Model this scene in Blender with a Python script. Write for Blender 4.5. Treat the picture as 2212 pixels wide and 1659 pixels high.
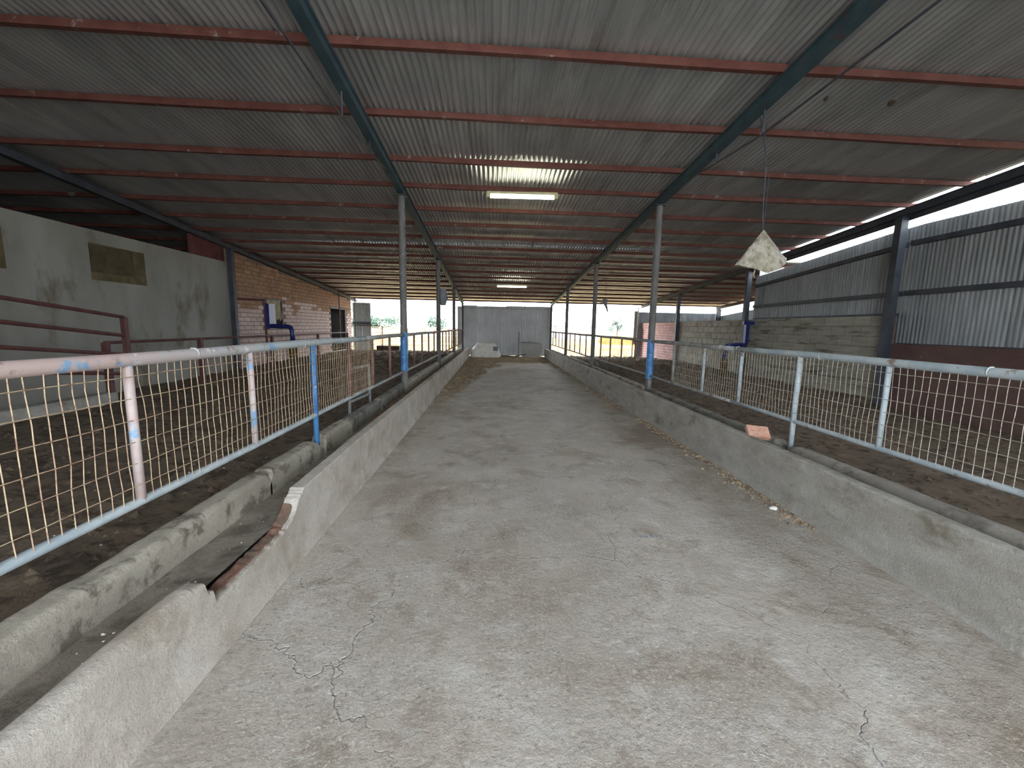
import bpy, bmesh, math, random
import numpy as np
from mathutils import Matrix, Vector, noise
random.seed(7)
for o in list(bpy.data.objects): bpy.data.objects.remove(o)
SC = bpy.context.scene
COL = SC.collection

# ------------------------------------------------------------------ camera
W, H, F = 2212, 1659, 895.0
VP, ROLL, EYE = (1068, 706), .012, 1.55
d = np.array([(VP[0]-W/2)/F, (VP[1]-H/2)/F, 1.]); d /= np.linalg.norm(d)
up = np.array([math.sin(ROLL), -math.cos(ROLL), 0.])
z = up-d*up.dot(d); z /= np.linalg.norm(z)
x = np.cross(d, z)
R = np.stack([x, d, z], 1)
cam = bpy.data.cameras.new('camera'); co = bpy.data.objects.new('camera', cam); COL.objects.link(co)
cam.sensor_fit = 'HORIZONTAL'; cam.sensor_width = 36; cam.lens = F/W*36; cam.clip_end = 2000; cam.clip_start = .02
m = Matrix.Identity(4)
for i in range(3):
    m[i][0] = R[0, i]; m[i][1] = -R[1, i]; m[i][2] = -R[2, i]
m[2][3] = EYE
co.matrix_world = m
SC.camera = co

# ------------------------------------------------------------------ world: bright hazy overcast sky
wd = bpy.data.worlds.new('sky'); SC.world = wd; wd.use_nodes = True
bg = wd.node_tree.nodes['Background']
bg.inputs[0].default_value = (.87, .94, 1, 1); bg.inputs[1].default_value = 8.0
SC.view_settings.view_transform = 'Standard'; SC.view_settings.look = 'None'
SC.view_settings.gamma = 1; SC.view_settings.use_curve_mapping = False
SC.view_settings.exposure = 0.34

# ------------------------------------------------------------------ materials
def nt(name):
    m = bpy.data.materials.new(name); m.use_nodes = True
    t = m.node_tree; b = t.nodes['Principled BSDF']
    return m, t, b
def N(t, kind, **kw):
    n = t.nodes.new('ShaderNode'+kind)
    for k, v in kw.items():
        if k in ('inp',):
            for a, c in v.items(): n.inputs[a].default_value = c
        else: setattr(n, k, v)
    return n
def L(t, a, b): t.links.new(a, b)
def pos(t, scale=(1, 1, 1)):
    g = N(t, 'NewGeometry'); mp = N(t, 'Mapping'); mp.inputs['Scale'].default_value = scale
    L(t, g.outputs['Position'], mp.inputs['Vector']); return mp.outputs[0]
def noi(t, v, scale, detail=4, rough=.6, dist=0):
    n = N(t, 'TexNoise', inp={'Scale': scale, 'Detail': detail, 'Roughness': rough, 'Distortion': dist}); L(t, v, n.inputs['Vector']); return n.outputs['Fac']
def ramp(t, fac, a, b):
    r = N(t, 'MapRange', inp={'From Min': a, 'From Max': b}); r.clamp = True; L(t, fac, r.inputs['Value']); return r.outputs[0]
def mix(t, fac, c1, c2, mode='MIX'):
    n = N(t, 'Mix', data_type='RGBA', blend_type=mode)
    if isinstance(fac, (int, float)): n.inputs[0].default_value = fac
    else: L(t, fac, n.inputs[0])
    for i, c in ((6, c1), (7, c2)):
        if isinstance(c, tuple): n.inputs[i].default_value = (*c, 1)
        else: L(t, c, n.inputs[i])
    return n.outputs[2]
def mul(t, a, b):
    n = N(t, 'Math', operation='MULTIPLY')
    for i, c in enumerate((a, b)):
        if isinstance(c, (int, float)): n.inputs[i].default_value = c
        else: L(t, c, n.inputs[i])
    return n.outputs[0]
def bump(t, b, h, strength=.5, dist=.01):
    n = N(t, 'Bump', inp={'Strength': strength, 'Distance': dist}); L(t, h, n.inputs['Height']); L(t, n.outputs[0], b.inputs['Normal'])
def MAT(name, c1, c2, scale=3, lo=.4, hi=.6, c3=None, s3=8, lo3=.55, hi3=.62, rough=.8, metal=0, bs=0, bstr=.4, bdist=.01, stretch=(1, 1, 1), rnd=0, trans=0):
    m, t, b = nt(name)
    v = pos(t, stretch)
    c = mix(t, ramp(t, noi(t, v, scale, 5), lo, hi), c1, c2)
    if c3: c = mix(t, ramp(t, noi(t, v, s3, 6, .65), lo3, hi3), c, c3)
    if rnd:
        oi = N(t, 'ObjectInfo'); r = N(t, 'MapRange', inp={'To Min': 1-rnd, 'To Max': 1+rnd}); L(t, oi.outputs['Random'], r.inputs['Value'])
        mm = N(t, 'Mix', data_type='RGBA', blend_type='MULTIPLY'); mm.inputs[0].default_value = 1
        cx = N(t, 'CombineColor'); [L(t, r.outputs[0], cx.inputs[k]) for k in range(3)]
        L(t, c, mm.inputs[6]); L(t, cx.outputs[0], mm.inputs[7]); c = mm.outputs[2]
    L(t, c, b.inputs['Base Color'])
    b.inputs['Roughness'].default_value = rough; b.inputs['Metallic'].default_value = metal
    if trans: b.inputs['Transmission Weight'].default_value = trans
    if bs: bump(t, b, noi(t, v, bs, 6, .7), bstr, bdist)
    return m

def floor_mat():
    m, t, b = nt('aisle_concrete')
    v = pos(t)
    c = mix(t, ramp(t, noi(t, v, 1.1, 6, .62), .36, .66), (.395, .35, .30), (.545, .495, .44))
    c = mix(t, mul(t, ramp(t, noi(t, v, .55, 5, .6, .6), .5, .64), .85), c, (.265, .205, .15))
    c = mix(t, mul(t, ramp(t, noi(t, v, 2.7, 6, .7, .4), .52, .68), .8), c, (.235, .18, .13))
    c = mix(t, mul(t, ramp(t, noi(t, v, 4, 6, .7), .54, .68), .6), c, (.62, .60, .57))
    # coarse exposed aggregate
    agg = ramp(t, noi(t, v, 1.6, 4, .6), .3, .55)
    sp = noi(t, v, 42, 4, .75)
    c = mix(t, mul(t, mul(t, ramp(t, sp, .54, .68), agg), .8), c, (.15, .135, .115))
    c = mix(t, mul(t, mul(t, ramp(t, noi(t, v, 60, 3, .7), .54, .66), agg), .7), c, (.68, .665, .63))
    # long wandering cracks, filled with pale dust
    n = N(t, 'TexNoise', inp={'Scale': 1.6, 'Detail': 5, 'Roughness': .65}); L(t, v, n.inputs['Vector'])
    add = N(t, 'VectorMath', operation='MULTIPLY_ADD'); add.inputs[1].default_value = (.55, .55, .55)
    L(t, n.outputs['Color'], add.inputs[0]); L(t, v, add.inputs[2])
    vo = N(t, 'TexVoronoi', feature='DISTANCE_TO_EDGE', inp={'Scale': .62}); L(t, add.outputs[0], vo.inputs['Vector'])
    ck = mul(t, ramp(t, vo.outputs['Distance'], .011, .003), ramp(t, noi(t, v, 1.3, 3), .46, .6))
    c = mix(t, mul(t, ck, .55), c, (.60, .58, .55))
    ck2 = mul(t, ramp(t, vo.outputs['Distance'], .004, .001), ramp(t, noi(t, v, 1.3, 3), .42, .5))
    c = mix(t, mul(t, ck2, .3), c, (.2, .17, .14))
    # scrubbed blue marker-paint streak
    g = N(t, 'NewGeometry'); mp = N(t, 'Mapping'); mp.inputs['Location'].default_value = (-1.2/.13, -2.905/.018, 0); mp.inputs['Scale'].default_value = (1/.13, 1/.018, 0)
    L(t, g.outputs['Position'], mp.inputs['Vector'])
    ln = N(t, 'VectorMath', operation='LENGTH'); L(t, mp.outputs[0], ln.inputs[0])
    c = mix(t, mul(t, mul(t, ramp(t, ln.outputs['Value'], 1.3, .5), ramp(t, noi(t, v, 40, 3), .42, .55)), .7), c, (.12, .2, .33))
    L(t, c, b.inputs['Base Color'])
    L(t, ramp(t, noi(t, v, 2, 4), .2, 1.1), b.inputs['Roughness'])
    b.inputs['Roughness'].default_value = .7
    rr = N(t, 'MapRange', inp={'To Min': .5, 'To Max': .8}); L(t, noi(t, v, 1.5, 4), rr.inputs['Value']); L(t, rr.outputs[0], b.inputs['Roughness'])
    hgt = N(t, 'Math', operation='MULTIPLY_ADD'); hgt.inputs[1].default_value = .35
    L(t, noi(t, v, 48, 5, .8), hgt.inputs[0]); L(t, mul(t, noi(t, v, 14, 4, .6), .6), hgt.inputs[2])
    h2 = N(t, 'Math', operation='MULTIPLY_ADD'); h2.inputs[1].default_value = -.25; L(t, ck2, h2.inputs[0]); L(t, hgt.outputs[0], h2.inputs[2])
    bump(t, b, h2.outputs[0], 1.0, .028)
    return m

MF = floor_mat()
def conc(name, a, b_, stain, s3=1.6, lo3=.5, hi3=.62, stretch=(1, 1, 1), grit=.55):
    m, t, b = nt(name); v = pos(t, stretch); vp = pos(t)
    c = mix(t, ramp(t, noi(t, v, 3, 6, .65), .35, .65), a, b_)
    c = mix(t, mul(t, ramp(t, noi(t, v, s3, 7, .68, .3), lo3, hi3), .85), c, stain)
    c = mix(t, mul(t, ramp(t, noi(t, vp, 9, 6, .7), .55, .7), .45), c, tuple(min(1, q*1.3) for q in b_))
    c = mix(t, mul(t, ramp(t, noi(t, vp, 75, 4, .75), .56, .7), grit), c, tuple(q*.4 for q in a))
    L(t, c, b.inputs['Base Color']); b.inputs['Roughness'].default_value = .88
    h = N(t, 'Math', operation='MULTIPLY_ADD'); h.inputs[1].default_value = .45
    L(t, noi(t, vp, 60, 5, .75), h.inputs[0]); L(t, mul(t, noi(t, vp, 11, 5, .65), .7), h.inputs[2])
    bump(t, b, h.outputs[0], .8, .02); return m
M_TRL = conc('trough_concrete_pale', (.385, .345, .295), (.53, .49, .44), (.27, .21, .155), 1.7, .48, .68)
M_TRR = conc('trough_concrete_grey', (.325, .305, .27), (.445, .425, .385), (.185, .16, .115), 1.7, .55, .68, (1, 1, 2.2))
M_TRB = conc('trough_back_concrete', (.30, .27, .22), (.42, .385, .32), (.13, .11, .085), 5, .52, .6)
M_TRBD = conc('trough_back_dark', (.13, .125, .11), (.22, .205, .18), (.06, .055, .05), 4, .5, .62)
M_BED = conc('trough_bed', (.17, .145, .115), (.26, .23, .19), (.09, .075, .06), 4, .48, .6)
M_FEED = MAT('feed_crumbs', (.22, .13, .07), (.36, .25, .15), 30, .4, .6, (.10, .06, .035), 12, .52, .6, rough=1, bs=90, bstr=1, bdist=.02)
M_CORE = MAT('broken_red_brick_core', (.23, .11, .08), (.31, .17, .125), 14, .4, .6, (.17, .125, .09), 9, .46, .58, rough=.95, bs=50, bstr=.9, bdist=.02)
M_SOIL = MAT('dung_soil', (.15, .108, .072), (.24, .18, .125), 3, .35, .65, (.075, .052, .034), 8, .5, .62, rough=.95, bs=22, bstr=1, bdist=.06)
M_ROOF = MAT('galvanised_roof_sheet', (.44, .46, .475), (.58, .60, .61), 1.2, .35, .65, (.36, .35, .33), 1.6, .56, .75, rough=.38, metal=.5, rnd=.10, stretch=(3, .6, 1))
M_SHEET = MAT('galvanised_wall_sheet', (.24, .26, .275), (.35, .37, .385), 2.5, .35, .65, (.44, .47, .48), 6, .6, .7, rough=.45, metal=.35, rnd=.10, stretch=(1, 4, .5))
M_DOOR = MAT('galvanised_door_sheet', (.48, .50, .52), (.54, .565, .585), 2, .4, .6, (.44, .455, .46), 3, .6, .75, rough=.42, metal=.35, rnd=.05)
M_PURL = MAT('red_oxide_purlin', (.115, .034, .026), (.155, .055, .042), 5, .4, .6, (.24, .21, .19), 7, .62, .67, rough=.75, bs=30, bstr=.3)
M_RAFT = MAT('teal_painted_steel', (.035, .07, .09), (.05, .095, .115), 4, .4, .6, (.12, .05, .04), 5, .6, .68, rough=.6)
M_DARK = MAT('dark_painted_steel', (.035, .042, .06), (.06, .068, .085), 4, .4, .6, rough=.6)
M_POST = MAT('grey_post_paint', (.11, .107, .104), (.16, .155, .15), 9, .4, .6, (.26, .23, .2), 14, .6, .66, rough=.65, stretch=(1, 1, .4))
M_BLUE = MAT('blue_post_paint', (.045, .16, .40), (.08, .25, .52), 8, .4, .6, (.5, .55, .6), 16, .63, .68, rough=.5)
M_BRUSHBLUE = MAT('deep_blue_enamel', (.012, .02, .13), (.018, .03, .17), 5, .4, .6, rough=.35)
M_RAILP = MAT('worn_pink_rail_paint', (.50, .385, .365), (.56, .50, .49), 6, .42, .58, (.24, .40, .60), 5, .60, .63, rough=.6, bs=40, bstr=.25, bdist=.004)
M_RAILB = MAT('worn_pale_blue_rail_paint', (.36, .43, .47), (.47, .53, .56), 7, .42, .58, (.26, .20, .16), 11, .60, .66, rough=.6, bs=40, bstr=.25, bdist=.004)
M_RAILG = MAT('weathered_rail_paint', (.25, .26, .26), (.36, .36, .35), 7, .42, .58, (.16, .12, .10), 9, .56, .66, rough=.7)
M_BAR = MAT('rusty_fence_bar', (.16, .085, .065), (.22, .13, .10), 8, .4, .6, rough=.75)
M_WIRE = MAT('rusty_mesh_wire', (.40, .27, .19), (.52, .41, .26), 12, .42, .58, (.30, .17, .11), 25, .55, .62, rough=.7)
M_WIRER = MAT('pale_mesh_wire', (.38, .34, .27), (.50, .47, .38), 12, .42, .58, (.26, .19, .14), 25, .55, .62, rough=.7)
M_MAROON = MAT('maroon_pipe_paint', (.085, .03, .03), (.13, .05, .045), 6, .4, .6, rough=.6)
M_PLAS = MAT('stained_plaster', (.23, .22, .195), (.33, .325, .30), .9, .35, .65, (.13, .105, .07), 1.5, .53, .68, rough=.9, bs=40, bstr=.2, stretch=(1, 1, .45))
M_PATCH = MAT('olive_brown_infill', (.085, .065, .03), (.14, .11, .055), 4, .4, .6, rough=.9)
M_BRICK = MAT('raw_orange_brick', (.33, .185, .115), (.42, .26, .16), 5, .35, .65, (.38, .31, .20), 2.5, .55, .7, rough=.9, bs=60, bstr=.4, rnd=.18)
M_BRICKW = MAT('limewashed_brick', (.60, .44, .40), (.68, .56, .53), 5, .35, .65, (.42, .27, .2), 7, .60, .68, rough=.9, bs=60, bstr=.4, rnd=.10)
M_BRICKP = MAT('pink_painted_brick', (.56, .33, .31), (.64, .42, .40), 5, .35, .65, (.45, .22, .18), 9, .58, .68, rough=.9, bs=60, bstr=.4, rnd=.10)
M_MORT = MAT('dark_mortar', (.17, .12, .085), (.23, .17, .125), 9, .4, .6, rough=1)
M_BLOCK = MAT('cement_block', (.33, .31, .26), (.42, .395, .34), 6, .35, .65, (.25, .22, .17), 4, .55, .66, rough=.95, bs=70, bstr=.5, rnd=.12)
M_BLOCKD = MAT('rendered_block', (.29, .275, .23), (.37, .35, .30), 5, .35, .65, (.13, .11, .085), 3, .54, .66, rough=.95, bs=60, bstr=.4, rnd=.07, stretch=(1, .4, 3))
M_DADO = MAT('maroon_brown_wall', (.11, .06, .055), (.155, .092, .082), 2, .35, .65, (.2, .15, .13), 9, .64, .7, rough=.9)
M_REDB = MAT('dark_red_board', (.10, .03, .03), (.14, .045, .042), 4, rough=.9)
M_SACK = MAT('beige_sackcloth', (.36, .30, .18), (.48, .41, .27), 6, .4, .6, (.26, .20, .11), 4, .55, .65, rough=.95, bs=80, bstr=.3)
M_WHITEBAG = MAT('white_woven_plastic', (.74, .74, .72), (.88, .88, .86), 7, .35, .6, (.5, .48, .45), 5, .6, .7, rough=.6, bs=14, bstr=.5, bdist=.03)
M_BAG = MAT('yellowed_plastic_film', (.42, .37, .26), (.70, .66, .55), 9, .35, .62, (.28, .2, .115), 6, .55, .68, rough=.18, bs=10, bstr=1, bdist=.08)
M_GREY = MAT('grey_cloth', (.18, .2, .23), (.26, .28, .3), 8, rough=.9)
M_BRISTLE = MAT('brown_bristle', (.07, .045, .02), (.16, .11, .04), 40, .4, .6, rough=.95, bs=120, bstr=.8)
M_TERRA = MAT('terracotta', (.55, .30, .22), (.63, .38, .29), 14, .4, .6, (.45, .22, .15), 22, .57, .63, rough=.9, bs=60, bstr=.5)
M_STONE = MAT('white_stone', (.7, .68, .63), (.8, .79, .75), 30, rough=.8)
M_STRAW = MAT('straw', (.27, .19, .12), (.42, .33, .22), 4, .35, .65, (.15, .11, .07), 9, .5, .6, rough=.9)
M_FLECK = MAT('white_flecks', (.72, .70, .66), (.85, .84, .8), 30, rough=.8)
M_FIELD = MAT('dry_grass_field', (.31, .205, .085), (.39, .28, .13), .35, .4, .6, (.43, .34, .19), 1.4, .5, .62, rough=1, bs=3, bstr=.6, bdist=.2)
M_GRASS = MAT('dry_grass_blade', (.32, .18, .06), (.41, .26, .10), 1.5, .4, .6, rough=1)
M_LEAF = MAT('green_leaf', (.06, .10, .075), (.09, .14, .10), 1.5, .4, .6, rough=.9)
M_TRUNK = MAT('bark', (.12, .09, .07), (.18, .14, .11), 8, rough=1)
M_HOUSE = MAT('pale_house_wall', (.5, .52, .53), (.58, .6, .61), 2, rough=.9)
M_HROOF = MAT('pale_red_tiles', (.34, .22, .19), (.42, .29, .25), 6, rough=.9)
def rail_mix():
    m, t, b = nt('worn_pink_to_blue_rail_paint'); v = pos(t)
    g = N(t, 'NewGeometry'); sx = N(t, 'SeparateXYZ'); L(t, g.outputs['Position'], sx.inputs[0])
    ad = N(t, 'Math', operation='MULTIPLY_ADD'); ad.inputs[1].default_value = 2.2; L(t, noi(t, v, 4, 5, .7), ad.inputs[0]); L(t, sx.outputs['Y'], ad.inputs[2])
    c = mix(t, ramp(t, ad.outputs[0], 3.0, 4.2), (.53, .41, .385), (.42, .47, .49))
    c = mix(t, ramp(t, noi(t, v, 5, 5, .6), .6, .64), c, (.22, .38, .58))
    c = mix(t, mul(t, ramp(t, noi(t, v, 12, 5, .7), .56, .66), .8), c, (.27, .20, .17))
    c = mix(t, ramp(t, noi(t, v, 9, 4, .6), .62, .66), c, (.68, .66, .63))
    L(t, c, b.inputs['Base Color']); b.inputs['Roughness'].default_value = .6
    bump(t, b, noi(t, v, 40, 6, .7), .3, .004); return m
M_RAILMIX = rail_mix()
def emit(name, c, s):
    m, t, b = nt(name); b.inputs['Emission Color'].default_value = (*c, 1); b.inputs['Emission Strength'].default_value = s
    b.inputs['Base Color'].default_value = (.9, .9, .8, 1); return m
M_TUBE = emit('lit_fluorescent_tube', (1, .97, .74), 22)
M_CASE = MAT('yellowed_light_casing', (.5, .46, .25), (.6, .56, .36), 8, rough=.5)
M_CHROME = MAT('galvanised_pipe', (.33, .35, .36), (.42, .44, .45), 8, rough=.4, metal=.4)

# ------------------------------------------------------------------ mesh helpers
class MB:
    def __init__(s): s.v = []; s.f = []
    def quadgrid(s, rows, close=False):
        b = len(s.v); n = len(rows[0])
        for r in rows: s.v += [tuple(p) for p in r]
        for i in range(len(rows)-1):
            for j in range(n if close else n-1):
                k = (j+1) % n
                s.f.append((b+i*n+j, b+i*n+k, b+(i+1)*n+k, b+(i+1)*n+j))
        return b
    def box(s, lo, hi):
        b = len(s.v)
        for zz in (lo[2], hi[2]):
            s.v += [(lo[0], lo[1], zz), (hi[0], lo[1], zz), (hi[0], hi[1], zz), (lo[0], hi[1], zz)]
        for q in ((3, 2, 1, 0), (4, 5, 6, 7), (0, 1, 5, 4), (1, 2, 6, 5), (2, 3, 7, 6), (3, 0, 4, 7)):
            s.f.append(tuple(b+i for i in q))
        return s
    def hexa(s, bottom, top):
        b = len(s.v); s.v += [tuple(p) for p in bottom]+[tuple(p) for p in top]
        for q in ((3, 2, 1, 0), (4, 5, 6, 7), (0, 1, 5, 4), (1, 2, 6, 5), (2, 3, 7, 6), (3, 0, 4, 7)):
            s.f.append(tuple(b+i for i in q))
        return s
    def tube(s, pts, r, n=8, r2=None, caps=True, square=False):
        pts = [Vector(p) for p in pts]; rows = []
        prev = None
        for i, p in enumerate(pts):
            t = (pts[min(i+1, len(pts)-1)]-pts[max(i-1, 0)]).normalized()
            a = Vector((0, 0, 1)) if abs(t.z) < .9 else Vector((1, 0, 0))
            if prev is not None: u = (prev-t*prev.dot(t)).normalized()
            else: u = t.cross(a).normalized()
            prev = u; w = t.cross(u)
            rr = r if r2 is None else r+(r2-r)*i/(len(pts)-1)
            ph = math.pi/4 if square else 0
            rows.append([p+(u*math.cos(2*math.pi*k/n+ph)+w*math.sin(2*math.pi*k/n+ph))*rr for k in range(n)])
        b = s.quadgrid(rows, True)
        if caps:
            s.f.append(tuple(b+k for k in reversed(range(n)))); s.f.append(tuple(b+(len(pts)-1)*n+k for k in range(n)))
        return s
    def lathe(s, prof, c=(0, 0, 0), n=14):
        rows = [[(c[0]+r*math.cos(2*math.pi*k/n), c[1]+r*math.sin(2*math.pi*k/n), c[2]+zz) for k in range(n)] for r, zz in prof]
        s.quadgrid(rows, True); return s
    def mesh(s, name, mat, smooth=False):
        me = bpy.data.meshes.new(name); me.from_pydata(s.v, [], s.f); me.materials.append(mat)
        if smooth:
            me.polygons.foreach_set('use_smooth', [True]*len(me.polygons))
        me.update(); return me
    def obj(s, name, mat, parent=None, loc=(0, 0, 0), smooth=False, **tags):
        return link(name, s.mesh(name, mat, smooth), parent, loc, **tags)
def link(name, me, parent=None, loc=(0, 0, 0), **tags):
    o = bpy.data.objects.new(name, me); COL.objects.link(o); o.location = loc
    if parent is not None: o.parent = parent
    for k, v in tags.items(): o[k] = v
    return o
def thing(name, label, cat, loc=(0, 0, 0), rz=0, group=None):
    o = link(name, None, None, loc, label=label, category=cat); o.rotation_euler.z = rz
    o.empty_display_size = .1
    if group: o['group'] = group
    return o
def tag(o, label, cat, group=None):
    o['label'] = label; o['category'] = cat
    if group: o['group'] = group
    return o
def struct(o, label): o['kind'] = 'structure'; o['label'] = label; return o
def rng(a, b): return random.uniform(a, b)

# ------------------------------------------------------------------ layout constants
XA, XB, XL, XR = -1.65, 2.98, -7.1, 7.85       # beam lines
XAN = 12.0                                      # annex outer wall
SL = .078
def zr(y): return 4.47-SL*y                     # centre of the rafters
FR = [7.7, 12.45, 17.2, 21.95]                  # frame lines
YF = -2.9                                       # open front
# ------------------------------------------------------------------ floor, grounds
fl = MB()
xs = np.linspace(-1.32, 2.66, 9); ys = np.concatenate([np.linspace(-9, 22.2, 40)])
fl.quadgrid([[(xx, yy, 0) for xx in xs] for yy in ys][::-1])
FLOOR = struct(fl.obj('floor', MF), 'worn grey concrete feed passage floor with cracks and brown stains')

def ground(name, x0, x1, y0, y1, zf, step, mat, label):
    nx = int((x1-x0)/step)+1; ny = int((y1-y0)/step)+1
    g = MB()
    g.quadgrid([[(xx, yy, zf(xx, yy)) for xx in np.linspace(x0, x1, nx)] for yy in np.linspace(y1, y0, ny)])
    return struct(g.obj(name, mat, smooth=True), label)
def nz(x_, y_, s, k=0): return noise.noise(Vector((x_*s, y_*s, k)))
def zleft(x_, y_):
    h = .2+.1*min(1, max(0, (y_-8)/6))
    rough = .03*nz(x_, y_, 2.2)+.02*nz(x_, y_, 6, 3)+.012*nz(x_, y_, 13, 5)
    if y_ > 11: rough += min(1, (y_-11)/4)*(.05*abs(nz(x_, y_, 2.5, 9))+.05*abs(nz(x_, y_, 5, 2)))
    if y_ > 20.5: h -= .12*(y_-20.5)
    return h+rough
def zright(x_, y_):
    h = .08+.06*min(1, max(0, (y_-8)/6))
    rough = .025*nz(x_, y_, 2.2, 20)+.018*nz(x_, y_, 6, 23)+.012*nz(x_, y_, 13, 25)
    if y_ > 9: rough += min(1, (y_-9)/4)*(.05*abs(nz(x_, y_, 2.5, 29))+.05*abs(nz(x_, y_, 5, 22)))
    if x_ > 6.8 and 8 < y_ < 19: h += .14*(x_-6.8)*max(0, nz(x_, y_, .5, 40)+.5)
    if y_ > 20.5: h -= .1*(y_-20.5)
    return h+rough
ground('pen_ground', -7.4, -1.7, YF-.3, 23.4, zleft, .085, M_SOIL, 'trampled brown dung and soil in the pen beside the brick wall')
ground('pen_ground', 2.98, 8.1, YF-.3, 23.4, zright, .085, M_SOIL, 'trampled brown dung and soil in the pen beside the block wall')
def zfield(x_, y_): return -.06+.05*nz(x_, y_, .3)+.02*nz(x_, y_, 1.1, 4)
fg = MB()
yy = np.concatenate([np.linspace(22.1, 60, 50), np.linspace(64, 400, 30)])
fg.quadgrid([[(t_*(14+q*.9), q, zfield(t_*(14+q*.9), q)-.0) for t_ in np.linspace(-1, 1, 60)] for q in yy[::-1]])
struct(fg.obj('field', M_FIELD, smooth=True), 'golden dry grass field beyond the open end of the shed')
fs = MB().box((-60, -40, -.6), (60, 22.2, -.12))
struct(fs.obj('yard_ground', M_FIELD), 'pale dry yard ground around the shed')

# ------------------------------------------------------------------ roof: ceiling > roof_sheet, purlin
CEIL = struct(link('ceiling', None), 'mono-pitch corrugated iron roof on red purlins'); CEIL.empty_display_size = .1
def corr(w, prof_len, pitch=.076, amp=.013, seg=8, vertical=False):
    """corrugated strip, width w along x, length along y, centred wave in z"""
    n = int(round(w/pitch*seg)); xs_ = np.linspace(0, w, n+1)
    b = MB(); b.quadgrid([[(q, t_, amp*math.cos(2*math.pi*q/pitch)) for q in xs_] for t_ in prof_len]); return b
rows = [(-4.0, 2.1), (1.95, 6.75), (6.6, 11.75), (11.6, 16.75), (16.6, 22.45)]
CW = .76
ncol = 31; xstart = -11.17
for ri, (ya, yb) in enumerate(rows):
    me = corr(CW+.05, [0, (yb-ya)]).mesh('roof_sheet', M_ROOF, True)
    for c in range(ncol):
        xx = xstart+c*CW
        if xx > 12.1 or (xx > 7.6 and yb < 13): continue
        y0_ = ya; mm_ = me
        if xx > 7.6 and ya < 12.5:
            y0_ = 12.55; mm_ = me_an = corr(CW+.05, [0, yb-y0_]).mesh('roof_sheet', M_ROOF, True) if c == 25 or 'me_an' not in globals() else me_an
        o = link('roof_sheet', mm_, CEIL, (xx, y0_, zr(y0_)+.169+.006*(c % 2)-.011*(ri % 2)))
        o.rotation_euler.x = -math.atan(SL)
PY = [-3.9, -3.1, -2.1, -1.0, .1, 1.2, 2.3, 3.4, 4.48, 5.62, 6.79, 7.75, 8.83, 9.78, 10.78, 11.76, 12.78, 13.77, 14.77, 15.75, 16.72, 17.75, 18.8, 19.87, 20.9, 21.9]
for i, py in enumerate(PY):
    x1 = 8.0 if py < 12.4 else 12.35
    b = MB(); xs_ = np.linspace(-11.0, x1, 60)
    top, bot = [], []
    rws = []
    for q in xs_:
        s = -.022*math.exp(-((q-1.55)/.55)**2) if i == 9 else 0
        s += .006*math.sin(q*1.3+i)
        sk_ = .021*(q-.2); c = zr(py+sk_)+.07
        dy = -.05*math.exp(-((q-1.55)/.5)**2) if i == 9 else 0
        yq = py+sk_; rws.append([(q, yq-.03+dy, c+s), (q, yq+.03+dy, c+s), (q, yq+.03, c+.074), (q, yq-.03, c+.074)])
    b.quadgrid(rws, True); n0 = len(b.v)
    b.f.append((0, 1, 2, 3)); b.f.append((n0-1, n0-2, n0-3, n0-4))
    b.obj('purlin', M_PURL, CEIL)
# ------------------------------------------------------------------ rafters
def rafter(x_, y0, y1, mat, label, w=.055, hgt=.07, rod=False):
    t = thing('rafter', label, 'roof beam', (x_, y1, zr(y1)), group=None)
    b = MB()
    a0 = zr(y0)-zr(y1)
    # I-beam: two flanges and a web
    def bar(xa, xb, za, zb):
        b.hexa([(xa, y0-y1, a0+za), (xb, y0-y1, a0+za), (xb, 0, za), (xa, 0, za)], [(xa, y0-y1, a0+zb), (xb, y0-y1, a0+zb), (xb, 0, zb), (xa, 0, zb)])
    bar(-w, w, -hgt, -hgt+.014); bar(-w, w, hgt-.014, hgt); bar(-.03, .03, -hgt+.014, hgt-.014)
    b.obj('beam', mat, t)
    if rod:
        def P(y_, d_): return (rod*.02, y_-y1, zr(y_)-zr(y1)-hgt-d_)
        MB().tube([P(6.7, 0), P(5.9, .12), P(4.9, .26), P(3.0, .36), P(1.0, .36), P(-1.2, .1)], .011, 6).obj('tie_rod', M_DARK, t); rd = t.children[-1]
        for ys_, d_ in ((5.9, .12), (4.9, .26), (3.0, .36), (1.0, .36)):
            MB().tube([P(ys_, -.02), P(ys_, d_)], .012, 6).obj('strut', M_DARK, rd)
    return t
rafter(XA, -3.9, 22.1, M_RAFT, 'teal and rust steel roof beam above the trough with the broken wall', rod=-1)
rafter(XB, -3.9, 22.1, M_RAFT, 'teal steel roof beam with a tie rod above the trough with the loose brick', rod=1)
rafter(XL-.03, -3.9, 22.1, M_DARK, 'dark steel roof beam along the top of the plaster and brick wall')
rw_ = rafter(XR-.03, -3.9, 22.1, M_DARK, 'dark steel roof beam above the corrugated wall with the bright gap')
MB().hexa([(.02, -24.9, zr(-2.8)-zr(22.1)-.19), (.05, -24.9, zr(-2.8)-zr(22.1)-.19), (.05, -9.4, zr(12.7)-zr(22.1)-.15), (.02, -9.4, zr(12.7)-zr(22.1)-.15)], [(.02, -24.9, zr(-2.8)-zr(22.1)-.07), (.05, -24.9, zr(-2.8)-zr(22.1)-.07), (.05, -9.4, zr(12.7)-zr(22.1)-.07), (.02, -9.4, zr(12.7)-zr(22.1)-.07)]).obj('eave_angle', M_DARK, rw_)
rafter(XAN-.1, 12.7, 22.1, M_DARK, 'short dark steel roof beam over the outer sheet wall of the annex')
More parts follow.
